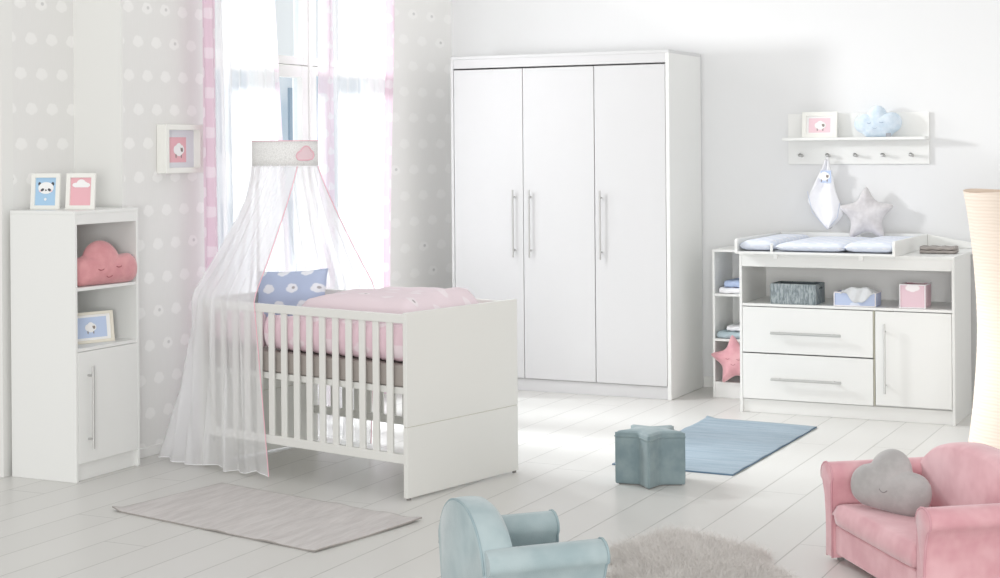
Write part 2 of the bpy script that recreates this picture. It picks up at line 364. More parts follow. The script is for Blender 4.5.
# local: x along the front (world +Y), front at y=0 looking to -y (world +X), depth +y
w, d, h = .464, .395, 1.273
MB().box(0, 0, 0, .017, d, h-.016).build('side_panel', 'white_lacquer', B, bevel=.002)
MB().box(w-.017, 0, 0, w, d, h-.016).build('side_panel', 'white_lacquer', B, bevel=.002)
MB().box(0, 0, h-.016, w, d, h).build('top_panel', 'white_lacquer', B, bevel=.002)
MB().box(.017, .001, h-.064, w-.017, .02, h-.016).build('apron', 'white_lacquer', B, bevel=.002)
MB().box(.017, d-.01, .06, w-.017, d-.003, h-.016).build('back_panel', 'interior_white', B)
MB().box(.017, .006, .895, w-.017, d-.01, .911).build('shelf_board', 'white_lacquer', B, bevel=.0015)
MB().box(.017, .004, .610, w-.017, d-.01, .626).build('shelf_board', 'white_lacquer', B, bevel=.0015)
MB().box(.017, .020, .082, w-.017, d-.01, .098).build('shelf_board', 'white_lacquer', B)
MB().box(.017, .022, 0, w-.017, .038, .08).build('plinth', 'white_lacquer', B, bevel=.002)
dr = MB().box(.019, .0, .084, w-.019, .017, .608).build('door', 'white_lacquer', B, bevel=.002)
bar_handle(dr, (.085, 0, .150), (.085, 0, .540), (0, -1, 0), r=.006)

# ------------------------------------------------------------------ puffy plush shapes
def outline_cloud(circles, zb, n=120):
    pts = []
    for k in range(n):
        a = 2*PI*k/n; dx, dz = math.cos(a), math.sin(a); best = .01
        for cx, cz, r in circles:
            bq = dx*cx+dz*cz; disc = bq*bq-(cx*cx+cz*cz-r*r)
            if disc >= 0: best = max(best, bq+math.sqrt(disc))
        if dz < -1e-6: best = min(best, zb/dz)
        pts.append((best*dx, best*dz))
    for _ in range(2):
        pts = [((pts[k-1][0]+2*pts[k][0]+pts[(k+1) % n][0])/4, (pts[k-1][1]+2*pts[k][1]+pts[(k+1) % n][1])/4) for k in range(n)]
    return pts
def outline_star(R, r, rot=PI/2, n=120, soft=3):
    c = [((R if k % 2 == 0 else r)*math.cos(rot+k*PI/5), (R if k % 2 == 0 else r)*math.sin(rot+k*PI/5)) for k in range(10)]
    pts = []
    for k in range(10):
        for j in range(n//10):
            t = j/(n//10); pts.append((lerp(c[k][0], c[(k+1) % 10][0], t), lerp(c[k][1], c[(k+1) % 10][1], t)))
    m_ = len(pts)
    for _ in range(soft):
        pts = [((pts[k-1][0]+2*pts[k][0]+pts[(k+1) % m_][0])/4, (pts[k-1][1]+2*pts[k][1]+pts[(k+1) % m_][1])/4) for k in range(m_)]
    return pts
def puff_y(t, th): return th*(1-t**2.6)**.62
def puffy(name, pts, th, mat, parent=None, rings=16, wob=.004, seed=0, **kw):
    mb = MB(); n = len(pts); ts = [math.sin(PI/2*(i+.0)/rings) for i in range(rings+1)]
    def P(t, k, sgn):
        x, z = pts[k][0]*t, pts[k][1]*t
        y = sgn*(puff_y(min(t, 1), th)+wob*noise.noise(Vector((x*14+seed, z*14, sgn*2.))))
        if t >= .999: y = 0
        return (x, y, z)
    rim = [mb.bm.verts.new(P(1., k, 1)) for k in range(n)]
    for sgn in (-1, 1):
        cen = mb.bm.verts.new((0, sgn*th, 0)); prev = None
        for i in range(1, rings+1):
            ring = rim if i == rings else [mb.bm.verts.new(P(ts[i], k, sgn)) for k in range(n)]
            for k in range(n):
                if prev is None: mb.f([cen, ring[k], ring[(k+1) % n]])
                else: mb.f([prev[k], prev[(k+1) % n], ring[(k+1) % n], ring[k]])
            prev = ring
    return mb.build(name, mat, parent, smooth=True, **kw)
def surf_y(pts, x, z, th):
    a = math.atan2(z, x) % (2*PI); best = min(range(len(pts)), key=lambda k: abs(((math.atan2(pts[k][1], pts[k][0])-a+PI) % (2*PI))-PI))
    t = math.hypot(x, z)/math.hypot(*pts[best]); return -puff_y(min(t, .98), th)
def arc_line(pts, th, cx, cz, wx, dz, n=9):
    out = []
    for i in range(n):
        s = -1+2*i/(n-1); x = cx+wx*s; z = cz-dz*(1-s*s); out.append((x, surf_y(pts, x, z, th)-.002, z))
    return out
def face(parent, pts, th, eyes, mouth, mat, ew=.018, ed=.006, mw=.022, md=.009, r=.0022):
    for ex, ez in eyes: MB().tube(arc_line(pts, th, ex, ez, ew, ed), r, 6).build('stitched_eye', mat, parent)
    if mouth: MB().tube(arc_line(pts, th, mouth[0], mouth[1], mw, md), r*.9, 6).build('stitched_mouth', mat, parent)

# picture frames -----------------------------------------------------
def picture(name, label, loc, rot, w, h, depth, bw, art, mat='frame_white', mount=None, group=None):
    """local: x right, z up from the bottom edge, front at y=0 (towards -y)"""
    root = thing(name, label, 'picture', loc, 0, group, rot)
    fr = MB()
    for q in ((-w/2, 0, 0, -w/2+bw, depth, h), (w/2-bw, 0, 0, w/2, depth, h), (-w/2+bw, 0, 0, w/2-bw, depth, bw), (-w/2+bw, 0, h-bw, w/2-bw, depth, h)): fr.box(*q)
    fr.build('frame_border', mat, root, bevel=.0015)
    MB().box(-w/2+bw*.5, depth*.72, bw*.5, w/2-bw*.5, depth*.95, h-bw*.5).build('backing_board', 'mount', root)
    art(root, w, h, bw, depth*.70); return root
def art_mesh(root, quads, discs, mats, y):
    mb = MB(); mb.flat = True
    for i, (x0, z0, x1, z1, mi) in enumerate(quads): mb.quad(x0, z0, x1, z1, y-.0004*i, mi)
    y2 = y-.0004*len(quads)
    for i, dd in enumerate(discs): mb.disc(dd[0], dd[1], dd[2], dd[3], y2-.0003*(i+1), dd[4], rot=dd[5] if len(dd) > 5 else 0.)
    return mb.build('print', mats, root)
def sheep_discs(cx, cz, s, wm=1, dm=2):
    out = [(cx-.055*s, cz-.075*s, .010*s, .030*s, dm), (cx+.05*s, cz-.075*s, .010*s, .030*s, dm)]
    out += [(cx-.05*s, cz, .055*s, .055*s, wm), (cx+.05*s, cz, .055*s, .055*s, wm), (cx, cz+.03*s, .06*s, .055*s, wm), (cx, cz-.03*s, .065*s, .05*s, wm)]
    out += [(cx+.055*s, cz+.005*s, .024*s, .034*s, dm, .3), (cx+.055*s, cz+.04*s, .026*s, .018*s, wm)]
    return out
def art_panda(root, w, h, bw, y):
    q = [(-w/2+bw, bw, w/2-bw, h-bw, 0)]; c = h*.60; s = w*.5
    dsc = [(-.46*s, c+.26*s, .10*s, .12*s, 2), (.46*s, c+.26*s, .10*s, .12*s, 2), (0, c, .54*s, .38*s, 1), (-.25*s, c-.12*s, .13*s, .085*s, 2, .5), (.25*s, c-.12*s, .13*s, .085*s, 2, -.5),
           (0, c-.14*s, .07*s, .045*s, 2), (-.40*s, c-.2*s, .07*s, .05*s, 3), (.40*s, c-.2*s, .07*s, .05*s, 3), (0, h*.29, .09*s, .09*s, 1)]
    art_mesh(root, q, dsc, ['print_blue', 'paper_white', 'print_dark', 'cheek'], y)
def art_cloud(root, w, h, bw, y):
    q = [(-w/2+bw, bw, w/2-bw, h-bw, 0), (-w*.23, h*.615, w*.25, h*.70, 1)]; s = w; c = h*.68
    art_mesh(root, q, [(-.17*s, c, .14*s, .075*s, 1), (0, c+.05*s, .16*s, .13*s, 1), (.18*s, c, .13*s, .075*s, 1), (.07*s, c+.02*s, .16*s, .10*s, 1)], ['print_pink', 'paper_white'], y)
def art_sheep(bg, x0, z0, x1, z1, s, dx=0., mount='paper_white'):
    def a(root, w, h, bw, y):
        q = [(-w/2+bw, bw, w/2-bw, h-bw, 3), (x0*w, z0*h, x1*w, z1*h, 0)]
        art_mesh(root, q, sheep_discs(((x0+x1)/2+dx)*w, (z0+z1)/2*h, s), [bg, 'paper_white', 'print_brown', mount], y)
    return a
tilt = -.10
picture('picture_frame', 'small white frame with a panda on light blue, on the bookcase', (-5.423, 6.025, 1.2735), (tilt, 0, .22), .152, .176, .014, .021, art_panda, group=None)
picture('picture_frame', 'small white frame with a white cloud on pink, on the bookcase', (-5.245, 6.070, 1.2735), (tilt, 0, .22), .152, .176, .014, .021, art_cloud)
picture('picture_frame', 'landscape cream frame with a sheep on blue, inside the bookcase', (-5.225, 6.135, .6265), (-.12, 0, PI/2-.30), .250, .150, .014, .014, art_sheep('print_periwinkle', -.36, .17, .36, .83, .30, 0, 'paper_white'), 'frame_cream')
picture('picture_frame', 'deep white box frame with a sheep on pink, hung on wallpaper', (XW+.062, 6.815, 1.437), (0, 0, PI/2), .315, .252, .060, .028, art_sheep('print_pink', -.24, .22, .20, .74, .42, .02, 'mount'))
picture('picture_frame', 'white landscape frame with a sheep on pale pink, on the wall rack', (-2.630, 9.825, 1.6035), (-.10, 0, .0), .222, .160, .020, .026, art_sheep('print_pale_pink', -.32, .2, .30, .76, .34, .02, 'paper_white'))

# coral cloud cushion in the bookcase
cp = outline_cloud([(-.128, -.02, .075), (-.01, .016, .112), (.140, -.014, .076), (.0, -.05, .10), (-.07, -.04, .09), (.08, -.04, .09)], -.084)
C1 = thing('cloud_cushion', 'coral pink cloud cushion with sleeping face on the bookcase shelf', 'cushion', (-5.172, 6.146, .996), 0, None, (-.10, 0, PI/2-.16))
o = puffy('plush_body', cp, .060, 'coral_plush', C1)
face(C1, cp, .060, [(-.058, -.012), (.052, -.004)], (-.005, -.046), 'stitch_red', .016, .005, .018, .008)
MB().box(.118, -.022, -.088, .150, -.016, -.060).build('care_tag', 'care_tag', C1, rot=(0, -.4, 0)).location = (.012, 0, .045)

# ------------------------------------------------------------------ crib
CRW, CRL, CRH = .793, 1.372, .829
CY = -.2179
cc, cs = math.cos(CY), math.sin(CY)
C0 = Vector((-3.5135, 6.1861, 0))
def bp(a, b, z): return (C0.x+a*cc-b*cs, C0.y+a*cs+b*cc, z)
K = thing('crib', 'white slatted baby crib with solid end panels under the canopy', 'crib', C0, CY)
def end_panel(name, x0, x1, zj):
    p = MB().box(x0, 0, .010, x1, CRW, zj-.001).build(name, 'bed_white', K, bevel=.002)
    MB().box(x0, 0, zj+.001, x1, CRW, CRH).build('upper_panel', 'bed_white', p, bevel=.002)
    MB().box(x0+.003, .004, zj-.004, x1-.003, CRW-.004, zj+.004).build('joint_strip', 'edge_olive', p)
    for yy in (.02, CRW-.02):
        MB().tube([((x0+x1)/2, yy, 0), ((x0+x1)/2, yy, .011)], .010, 10).build('glider', 'rubber', p)
    return p
end_panel('footboard', -.022, 0, .323); end_panel('headboard', -CRL, -CRL+.022, .323)
AL, AR = -CRL+.022, -.022
for b0, b1 in ((.008, .030), (CRW-.030, CRW-.008)):
    MB().box(AL, b0, .780, AR, b1, .820).build('top_rail', 'bed_white', K, bevel=.003)
    MB().box(AL, b0, .158, AR, b1, .200).build('bottom_rail', 'bed_white', K, bevel=.003)
    a = -.116; bm_ = (b0+b1)/2
    while a > AL+.03:
        MB().box(a-.0185, bm_-.006, .195, a+.0185, bm_+.006, .785).build('slat', 'bed_white', K, bevel=.003); a -= .0845
MB().box(AL, .034, .462, AR, CRW-.034, .492).build('slatted_base', 'bed_white', K, bevel=.002)
for a0, a1, b0, b1, l in ((AL+.004, AR-.004, .036, CRW-.036, 0),):
    mt = MB().box(a0, b0, .4925, a1, b1, .592).build('mattress', 'mattress_taupe', None, bevel=.012, seg=3, loc=C0, rot=(0, 0, CY))
    tag(mt, 'taupe mattress lying inside the white crib', 'mattress')
# padded bumper roll standing around the mattress
def bumper():
    mb = MB(); n = 150; rings = []
    a0, a1, b0, b1, r = AL+.06, AR-.06, .086, CRW-.086, .06
    path = []
    for (xa, ya), (xb, yb) in (((-.95, b0), (a1, b0)), ((a1, b0), (a1, b1)), ((a1, b1), (a0, b1)), ((a0, b1), (a0, b0)), ((a0, b0), (-.99, b0))):
        L = math.hypot(xb-xa, yb-ya); k = max(2, int(L/.006))
        path += [Vector((xa+(xb-xa)*i/k, ya+(yb-ya)*i/k, 0)) for i in range(k)]
    s = .02
    for i, p in enumerate(path):
        t = (path[min(i+1, len(path)-1)]-path[max(i-1, 0)]).normalized(); nrm = Vector((-t.y, t.x, 0))
        s += .006; q = abs(math.sin(PI*(p.x+.116+.0423)/.0845)) if abs(t.x) > .5 else abs(math.sin(PI*s/.0845))
        wv_ = .004+.050*q**.9
        rings.append([p+nrm*(wv_*math.cos(2*PI*k/14))+Vector((0, 0, .682+.084*(.95+.05*q)*math.sin(2*PI*k/14))) for k in range(14)])
    mb.loft(rings, True, True); return mb
o = bumper().build('crib_bumper', 'pink_clouds_side', None, smooth=True, loc=C0, rot=(0, 0, CY)); tag(o, 'quilted pink crib bumper with white clouds behind the slats', 'crib bumper')
# duvet
def duvet():
    mb = MB()
    a0, a1, b0, b1 = -.93, -.030, .115, CRW-.115
    def top(u, v):
        a, b = lerp(a0, a1, u), lerp(b0, b1, v)
        e = min(1, min(u, 1-u)*7)*1.; eb = min(1, min(v, 1-v)*8); ed = (min(e, 1)**.5)*(min(eb, 1)**.5)
        z = .66+.155*ed+.035*smoothstep(0, .42, u)
        z += .024*math.exp(-((u-.55)/.25)**2)*ed+.020*math.exp(-((u-.88)/.12)**2)*ed*smoothstep(.2, .7, v)
        z += .012*abs(noise.noise(Vector((a*2.2+b*4, b*2.5-a*3, 4))))*ed
        z += .013*noise.noise(Vector((a*6, b*9, 1)))+.007*math.sin(9*a+7*b)*ed+.012*math.sin(PI*v)
        z += .018*smoothstep(.35, .9, v)*ed*(.5+.5*math.sin(6*u+1))
        return (a, b, z)
    def bot(u, v):
        p = top(u, v); edge = min(u, 1-u, v, 1-v); return (p[0], p[1], p[2] if edge <= 0 else .605+.05*(1-min(1, edge*8)))
    n1, n2 = 60, 40
    t_ = [[mb.bm.verts.new(top(i/n1, j/n2)) for i in range(n1+1)] for j in range(n2+1)]
    b_ = [[t_[j][i] if i in (0, n1) or j in (0, n2) else mb.bm.verts.new(bot(i/n1, j/n2)) for i in range(n1+1)] for j in range(n2+1)]
    for j in range(n2):
        for i in range(n1):
            mb.f([t_[j][i], t_[j][i+1], t_[j+1][i+1], t_[j+1][i]]); mb.f([b_[j+1][i], b_[j+1][i+1], b_[j][i+1], b_[j][i]])
    return mb
o = duvet().build('duvet', 'pink_clouds_top', None, smooth=True, loc=C0, rot=(0, 0, CY)); tag(o, 'fluffy pink baby duvet with white clouds lying in the crib', 'duvet')
def pillow_mesh(w, h, th, n=26):
    mb = MB()
    def P(u, v, sgn):
        x, z = (u-.5)*2, (v-.5)*2; e = (1-x**4)*(1-z**4); pinch = 1-.05*(1-abs(x))*(abs(z))
        return (w/2*x*(1-.05*(1-z*z)*abs(x)**3), sgn*th*max(e, 0)**.55+.004*noise.noise(Vector((x*3, z*3, sgn))), h/2*z*(1-.06*(1-x*x)*abs(z)**3))
    f_ = [[mb.bm.verts.new(P(i/n, j/n, -1)) for i in range(n+1)] for j in range(n+1)]
    b_ = [[f_[j][i] if i in (0, n) or j in (0, n) else mb.bm.verts.new(P(i/n, j/n, 1)) for i in range(n+1)] for j in range(n+1)]
    for j in range(n):
        for i in range(n):
            mb.f([f_[j][i], f_[j][i+1], f_[j+1][i+1], f_[j+1][i]]); mb.f([b_[j+1][i], b_[j+1][i+1], b_[j][i+1], b_[j][i]])
    return mb
o = pillow_mesh(.40, .31, .055).build('pillow', 'blue_clouds', None, smooth=True, loc=bp(-1.16, .42, .795), rot=(-.28, -.06, CY+.30)); tag(o, 'blue pillow with white clouds propped at the crib head', 'pillow')

# ------------------------------------------------------------------ canopy over the crib
RC = Vector((-4.572, 6.828, 0)); RR = .163
CAN = thing('crib_canopy', 'sheer white bed canopy with grey band hanging over the crib', 'canopy', RC)
nseg = 72
band = MB().loft([[(RR*math.cos(2*PI*k/nseg), RR*math.sin(2*PI*k/nseg), z) for k in range(nseg)] for z in (1.472, 1.515, 1.556, 1.598)], True)
band = band.build('canopy_band', 'band_fabric', CAN, smooth=True, solid=.006)
for z in (1.472, 1.598):
    MB().tube([((RR+.002)*math.cos(2*PI*k/nseg), (RR+.002)*math.sin(2*PI*k/nseg), z) for k in range(nseg+1)], .0025, 6).build('band_seam', 'pink_trim' if z > 1.5 else 'white_cloth', band)
# cloud applique following the band
ac = outline_cloud([(-.024, -.008, .021), (.002, .008, .027), (.028, -.004, .020), (0, -.012, .022)], -.026, 60)
def on_band(x, z, off): 
    a = math.radians(-19)+x/RR; return ((RR+off)*math.cos(a), (RR+off)*math.sin(a), 1.531+z)
mb = MB(); n = len(ac); cen = mb.bm.verts.new(on_band(0, 0, .007)); prev = None
for t in (.5, 1.):
    ring = [mb.bm.verts.new(on_band(x*t*1.15, z*t*1.15, .0065)) for x, z in ac]
    for k in range(n): mb.f([cen, ring[k], ring[(k+1) % n]] if prev is None else [prev[k], prev[(k+1) % n], ring[(k+1) % n], ring[k]])
    prev = ring
ap = mb.build('cloud_applique', 'applique_pink', band, smooth=True)
MB().tube([on_band(x*1.15, z*1.15, .008) for x, z in ac+ac[:1]], .003, 6).build('applique_edge', 'pink_trim', band)
# veil
def poly_at(P, s):
    L = [0.]
    for i in range(1, len(P)): L.append(L[-1]+(Vector(P[i])-Vector(P[i-1])).length)
    t = s*L[-1]
    for i in range(1, len(P)):
        if t <= L[i] or i == len(P)-1:
            f_ = (t-L[i-1])/(L[i]-L[i-1]); return Vector(P[i-1]).lerp(Vector(P[i]), f_)
mid = [bp(a, b, .845) for a, b in ((-.945, -.03), (-1.10, -.035), (-1.25, -.035), (-1.375, -.030), (-1.392, .05), (-1.395, .4), (-1.395, .76), (-1.38, .83), (-1.2, .832), (-.97, .832))]
bot = [(x, y, .014) for x, y in ((-4.345, 6.33), (-4.56, 6.38), (-4.79, 6.43), (-5.09, 6.485), (-5.09, 6.62), (-5.06, 6.9), (-5.03, 7.2), (-4.93, 7.36), (-4.66, 7.36), (-4.34, 7.26))]
ph0, ph1 = math.radians(-34), math.radians(-333)
def veil_pt(u, v):
    a = lerp(ph0, ph1, u); T = RC+Vector((RR*math.cos(a), RR*math.sin(a), 1.478))
    Mp = poly_at(mid, u); Bp = poly_at(bot, u); vm = .44
    if v < vm:
        t = v/vm; p = T.lerp(Mp, t); f_ = t**(1.15+.35*math.sin(PI*min(1, max(0, (u-.1)/.8)))); p.x = lerp(T.x, Mp.x, f_); p.y = lerp(T.y, Mp.y, f_)
    else:
        t = (v-vm)/(1-vm); p = Mp.lerp(Bp, t); 
    out = Vector((p.x-RC.x, p.y-RC.y, 0)).normalized(); edge = min(1, min(u, 1-u)*14)
    A = (.006+.018*min(1, v*1.6))*edge
    p += out*A*(math.sin(2*PI*19*u+2.2*math.sin(3*v+5*u))+.5*math.sin(2*PI*31*u+1.3+1.5*v))
    if v > .98: p.z = max(.012, p.z+.012*math.sin(2*PI*7*u))
    return p-RC
ve = MB().grid(lambda u, v: veil_pt(u, v), 260, 40).build('veil', 'veil_white', CAN, smooth=True)
for u, nm in ((0., 'near'), (1., 'far')):
    MB().tube([veil_pt(u, v/40) for v in range(41)], .0026, 6).build('pink_edging', 'pink_trim', ve)
MB().tube([veil_pt(k/200, 1.) for k in range(201)], .002, 5).build('hem', 'white_cloth', ve)
# holder rod behind the veil, clamped to the headboard
rod = [Vector(bp(-1.40, .42, .30))-RC, Vector(bp(-1.40, .42, 1.40))-RC, Vector(bp(-1.38, .42, 1.50))-RC, Vector((-.17, .03, 1.535))]
MB().tube(rod, .008, 8).build('holder_rod', 'white_lacquer', CAN, smooth=True)

# ------------------------------------------------------------------ changing table
T = thing('changing_table', 'white changing table with two drawers, a door and open compartment', 'changing table', (-2.906, 9.056, 0))
w, d, h = 1.235, .50, .931
MB().box(0, 0, 0, .016, d, h-.018).build('side_panel', 'white_lacquer', T, bevel=.002)
MB().box(w-.016, 0, 0, w, d, h-.018).build('side_panel', 'white_lacquer', T, bevel=.002)
MB().box(0, 0, h-.018, w, .835, h).build('top_panel', 'white_lacquer', T, bevel=.002)
MB().box(.016, .002, .852, w-.016, .018, h-.018).build('apron', 'white_lacquer', T, bevel=.002)
MB().box(.016, d-.012, .06, w-.016, d-.004, h-.018).build('back_panel', 'interior_white', T)
MB().box(.016, .002, .6215, w-.016, d-.012, .6365).build('compartment_shelf', 'white_lacquer', T, bevel=.0015)
MB().box(.783, .004, .085, .790, d-.012, .6215).build('divider', 'edge_olive', T)
MB().box(.016, .018, 0, w-.016, .034, .078).build('plinth', 'white_lacquer', T, bevel=.002)
MB().box(.016, .03, .078, w-.016, d-.012, .085).build('floor_panel', 'interior_white', T)
for z0, z1, hz in ((.353, .617, .472), (.083, .346, .205)):
    dr = MB().box(.018, 0, z0, .781, .017, z1).build('drawer', 'white_lacquer', T, bevel=.002)
    bar_handle(dr, (.195, 0, hz), (.605, 0, hz), (0, -1, 0), r=.008)
dr = MB().box(.794, 0, .088, w-.018, .017, .617).build('door', 'white_lacquer', T, bevel=.002)
bar_handle(dr, (.852, 0, .158), (.852, 0, .550), (0, -1, 0), r=.0065)

# changing tray on top
TR = thing('changing_tray', 'white changing tray with raised sides resting on the changing table', 'changing tray', (-2.899, 8.95, .9315))
tw, td, th_ = .926, .905, .086
def tray_side(x0, x1, sgn):
    prof = [(0, 0), (0, .070), (.006, .080), (.016, th_), (td, th_-.004), (td, 0)]
    return MB().prism(prof, lambda p: (x0, p[0], p[1]), lambda p: (x1, p[0], p[1])).build('tray_side', 'white_lacquer', TR, bevel=.002)
tray_side(0, .016, -1); tray_side(tw-.016, tw, 1)
MB().box(.016, 0, 0, tw-.016, td, .014).build('tray_floor', 'white_lacquer', TR, bevel=.002)
MB().box(.016, td-.016, .014, tw-.016, td, th_-.004).build('tray_back', 'white_lacquer', TR, bevel=.002)
for xx in (.205, .70):
    MB().box(xx, .09, -.030, xx+.022, .104, .0).build('mounting_bracket', 'interior_white', TR)
MB().box(.212, .002, .014, .226, .012, .062).build('tray_divider', 'white_lacquer', TR, bevel=.002)
# sloped rear board of the table beside the tray
MB().prism([(tw+.001, 0), (tw+.001, .082), (1.242, .024), (1.242, 0)], lambda p: (p[0], td-.016, p[1]), lambda p: (p[0], td, p[1])).build('sloped_rear_board', 'white_lacquer', TR, bevel=.002)

# changing mat: three soft lobes
MT = thing('changing_mat', 'pale blue padded changing mat with clouds lying in the tray', 'changing mat', (-2.883, 8.953, .946))
def lobe(x0, x1, y0, y1, z, name):
    mb = MB(); n = 26
    def P(u, v, top):
        x, y = lerp(x0, x1, u), lerp(y0, y1, v)
        e = (1-(2*u-1)**6)*(1-(2*v-1)**8); hh = z*max(e, 0)**.4
        return (x, y, z*.5+hh*.5 if top else z*.5-hh*.5)
    f_ = [[mb.bm.verts.new(P(i/n, j/n, 1)) for i in range(n+1)] for j in range(n+1)]
    b_ = [[f_[j][i] if i in (0, n) or j in (0, n) else mb.bm.verts.new(P(i/n, j/n, 0)) for i in range(n+1)] for j in range(n+1)]
    for j in range(n):
        for i in range(n):
            mb.f([f_[j][i], f_[j][i+1], f_[j+1][i+1], f_[j+1][i]]); mb.f([b_[j+1][i], b_[j+1][i+1], b_[j][i+1], b_[j][i]])
    return mb.build(name, 'mat_clouds', MT, smooth=True)
lobe(.004, .198, .012, .872, .062, 'mat_lobe'); lobe(.214, .622, .010, .870, .052, 'mat_lobe'); lobe(.618, .890, .010, .872, .060, 'mat_lobe')

# star cushion on the mat
sp = outline_star(.190, .094, PI/2+.03, 120, 14)
S1 = thing('star_cushion', 'grey plush star cushion leaning on the wall above the mat', 'cushion', (-2.333, 9.80, 1.128), 0, None, (-.10, 0, .05))
puffy('plush_body', sp, .048, 'star_plush', S1, wob=.005)
# folded taupe cloth at the right end of the table
def folded(name, label, cat, loc, rz, w, d, layers, group=None, th=.016, wob=.1, tag_=True):
    """a cloth folded into soft layers, fold edge rounded towards -y"""
    root = thing(name, label, cat, loc, rz, group); 
    for i, m_ in enumerate(layers):
        mb = MB(); z0 = i*th+.001; rings = []; n = 16
        for k in range(n+1):
            x = -w/2+w*k/n+.002*math.sin(i*7+k); zz = .002*math.sin(k*1.3+i); ww = d*(1-.03*((i*37) % 3))
            r = []
            for j in range(10): a = PI/2+PI*j/9; r.append((x, -ww/2+th*.5*math.cos(a)*1.2, z0+zz+th*.48+th*.48*math.sin(a)))
            r += [(x, ww/2, z0+zz), (x, ww/2, z0+zz+th*.96)]
            rings.append(r)
        mb.loft(rings, True, True); mb.build('fold_layer', m_, root, smooth=True)
    return root
folded('burp_cloth', 'folded taupe cloth lying at the right end of the table top', 'cloth', (-1.815, 9.38, .9315), .05, .20, .13, ['cloth_taupe', 'cloth_taupe'], th=.019)

# storage baskets in the open compartment
def basket(label, x, y, z, w, d, h, mats, extra=None, inner=None, rim=True):
    root = thing('storage_basket', label, 'basket', (x, y, z), 0, None); t = .006
    mb = MB().box(-w/2, 0, 0, w/2, d, t).box(-w/2, 0, t, -w/2+t, d, h).box(w/2-t, 0, t, w/2, d, h).box(-w/2+t, 0, t, w/2-t, t, h).box(-w/2+t, d-t, t, w/2-t, d, h)
    mb.build('basket_body', mats[0], root, bevel=.003)
    MB().box(-w/2+t, t, t, w/2-t, d-t, t+.004).box(-w/2+t+.0005, d-t-.002, t, w/2-t-.0005, d-t-.0005, h-.004).build('basket_lining', mats[1], root)
    if rim:
        r = MB(); e = .0035
        for p, q in (((-w/2, 0, h), (w/2, 0, h)), ((w/2, 0, h), (w/2, d, h)), ((w/2, d, h), (-w/2, d, h)), ((-w/2, d, h), (-w/2, 0, h)), ((-w/2, 0, 0), (-w/2, 0, h)), ((w/2, 0, 0), (w/2, 0, h)), ((-w/2, 0, e), (w/2, 0, e))): r.tube([p, q], e, 6)
        r.build('white_piping', 'basket_rim', root)
    return root
ZC = .637
g = basket('dark grey woven fabric basket, left of three in the compartment', -2.591, 9.075, ZC, .270, .20, .118, ('basket_grey', 'basket_dark'), rim=False)
MB().tube([(.1365, .075, .088), (.1395, .085, .094), (.1395, .115, .094), (.1365, .125, .088)], .004, 6).build('grip', 'basket_dark', g)
basket('low blue storage basket with white piping, middle of three', -2.232, 9.075, ZC, .235, .15, .078, ('blue_clouds_box', 'blue_inside'))
basket('small square pink cloud basket, right of three in the compartment', -1.908, 9.085, ZC, .140, .17, .132, ('pink_clouds_box', 'pink_inside'))
# pale cloth hanging over the rim of the blue basket
def draped():
    mb = MB()
    def P(u, v):
        x = lerp(-.088, .095, u); arch = max(0, 1-(2*u-1)**2)**.5
        if v < .5: y = lerp(.10, .004, v*2); z = .072+(.034*math.sin(PI*.5*(.25+v*1.5)))*arch+.006*math.sin(9*u+3*v)
        else:
            t = (v-.5)*2; y = .002-.012*t**.5; z = lerp(.074+.033*arch, .080-.058*smoothstep(.05, .45, u)*smoothstep(1.05, .55, u), t)
        return (x+.010*math.sin(5*v+2)*(1-arch), y+.0035*math.sin(17*u+5*v), z+.004*math.sin(14*u+7*v))
    return mb.grid(P, 30, 24)
o = draped().build('muslin_cloth', 'cloth_grey', None, smooth=True, solid=.006, loc=(-2.215, 9.071, ZC)); tag(o, 'crumpled pale grey cloth spilling over the blue basket rim', 'cloth')

# ------------------------------------------------------------------ narrow side shelf
N = thing('narrow_shelf', 'narrow white shelf unit between the wardrobe and changing table', 'shelf unit', (-3.228, 9.519, 0))
w, d, h = .318, .37, .916
MB().box(0, 0, 0, .014, d, h-.016).build('side_panel', 'white_lacquer', N, bevel=.0015)
MB().box(w-.014, 0, 0, w, d, h-.016).build('side_panel', 'white_lacquer', N, bevel=.0015)
MB().box(0, 0, h-.016, w, d, h).build('top_panel', 'white_lacquer', N, bevel=.0015)
MB().box(.014, d-.01, .0, w-.014, d-.003, h-.016).build('back_panel', 'interior_white', N)
for z in (.627, .349, .082): MB().box(.014, .002, z, w-.014, d-.01, z+.016).build('shelf_board', 'white_lacquer', N, bevel=.0015)
MB().box(.014, .004, 0, w-.014, .018, .082).build('plinth', 'white_lacquer', N, bevel=.0015)
folded('folded_towel', 'folded white towel lying on the top compartment shelf', 'towel', (-3.085, 9.66, .6435), 0, .20, .24, ['towel_white'], None, .036)
folded('folded_towel', 'folded blue towel on top of the white towel', 'towel', (-3.070, 9.66, .6815), .0, .17, .22, ['towel_blue'], None, .040)
folded('folded_towel', 'folded teal towel at the bottom of the middle compartment', 'towel', (-3.090, 9.66, .3655), 0, .215, .24, ['towel_teal'], None, .042)
folded('folded_towel', 'folded white towel on top of the teal towel', 'towel', (-3.070, 9.67, .4095), 0, .15, .22, ['towel_white'], None, .032)
sp2 = outline_star(.172, .086, PI/2+.12, 120, 8)
S2 = thing('star_cushion', 'pink plush star cushion standing in the narrow shelf unit', 'cushion', (-3.083, 9.515, .236), 0, None, (-.05, .0, .0))
puffy('plush_body', sp2, .045, 'rose_plush', S2)
face(S2, sp2, .045, [(-.035, .012), (.035, .010)], (0, -.02), 'stitch_red', .012, .004, .014, .007, .0016)

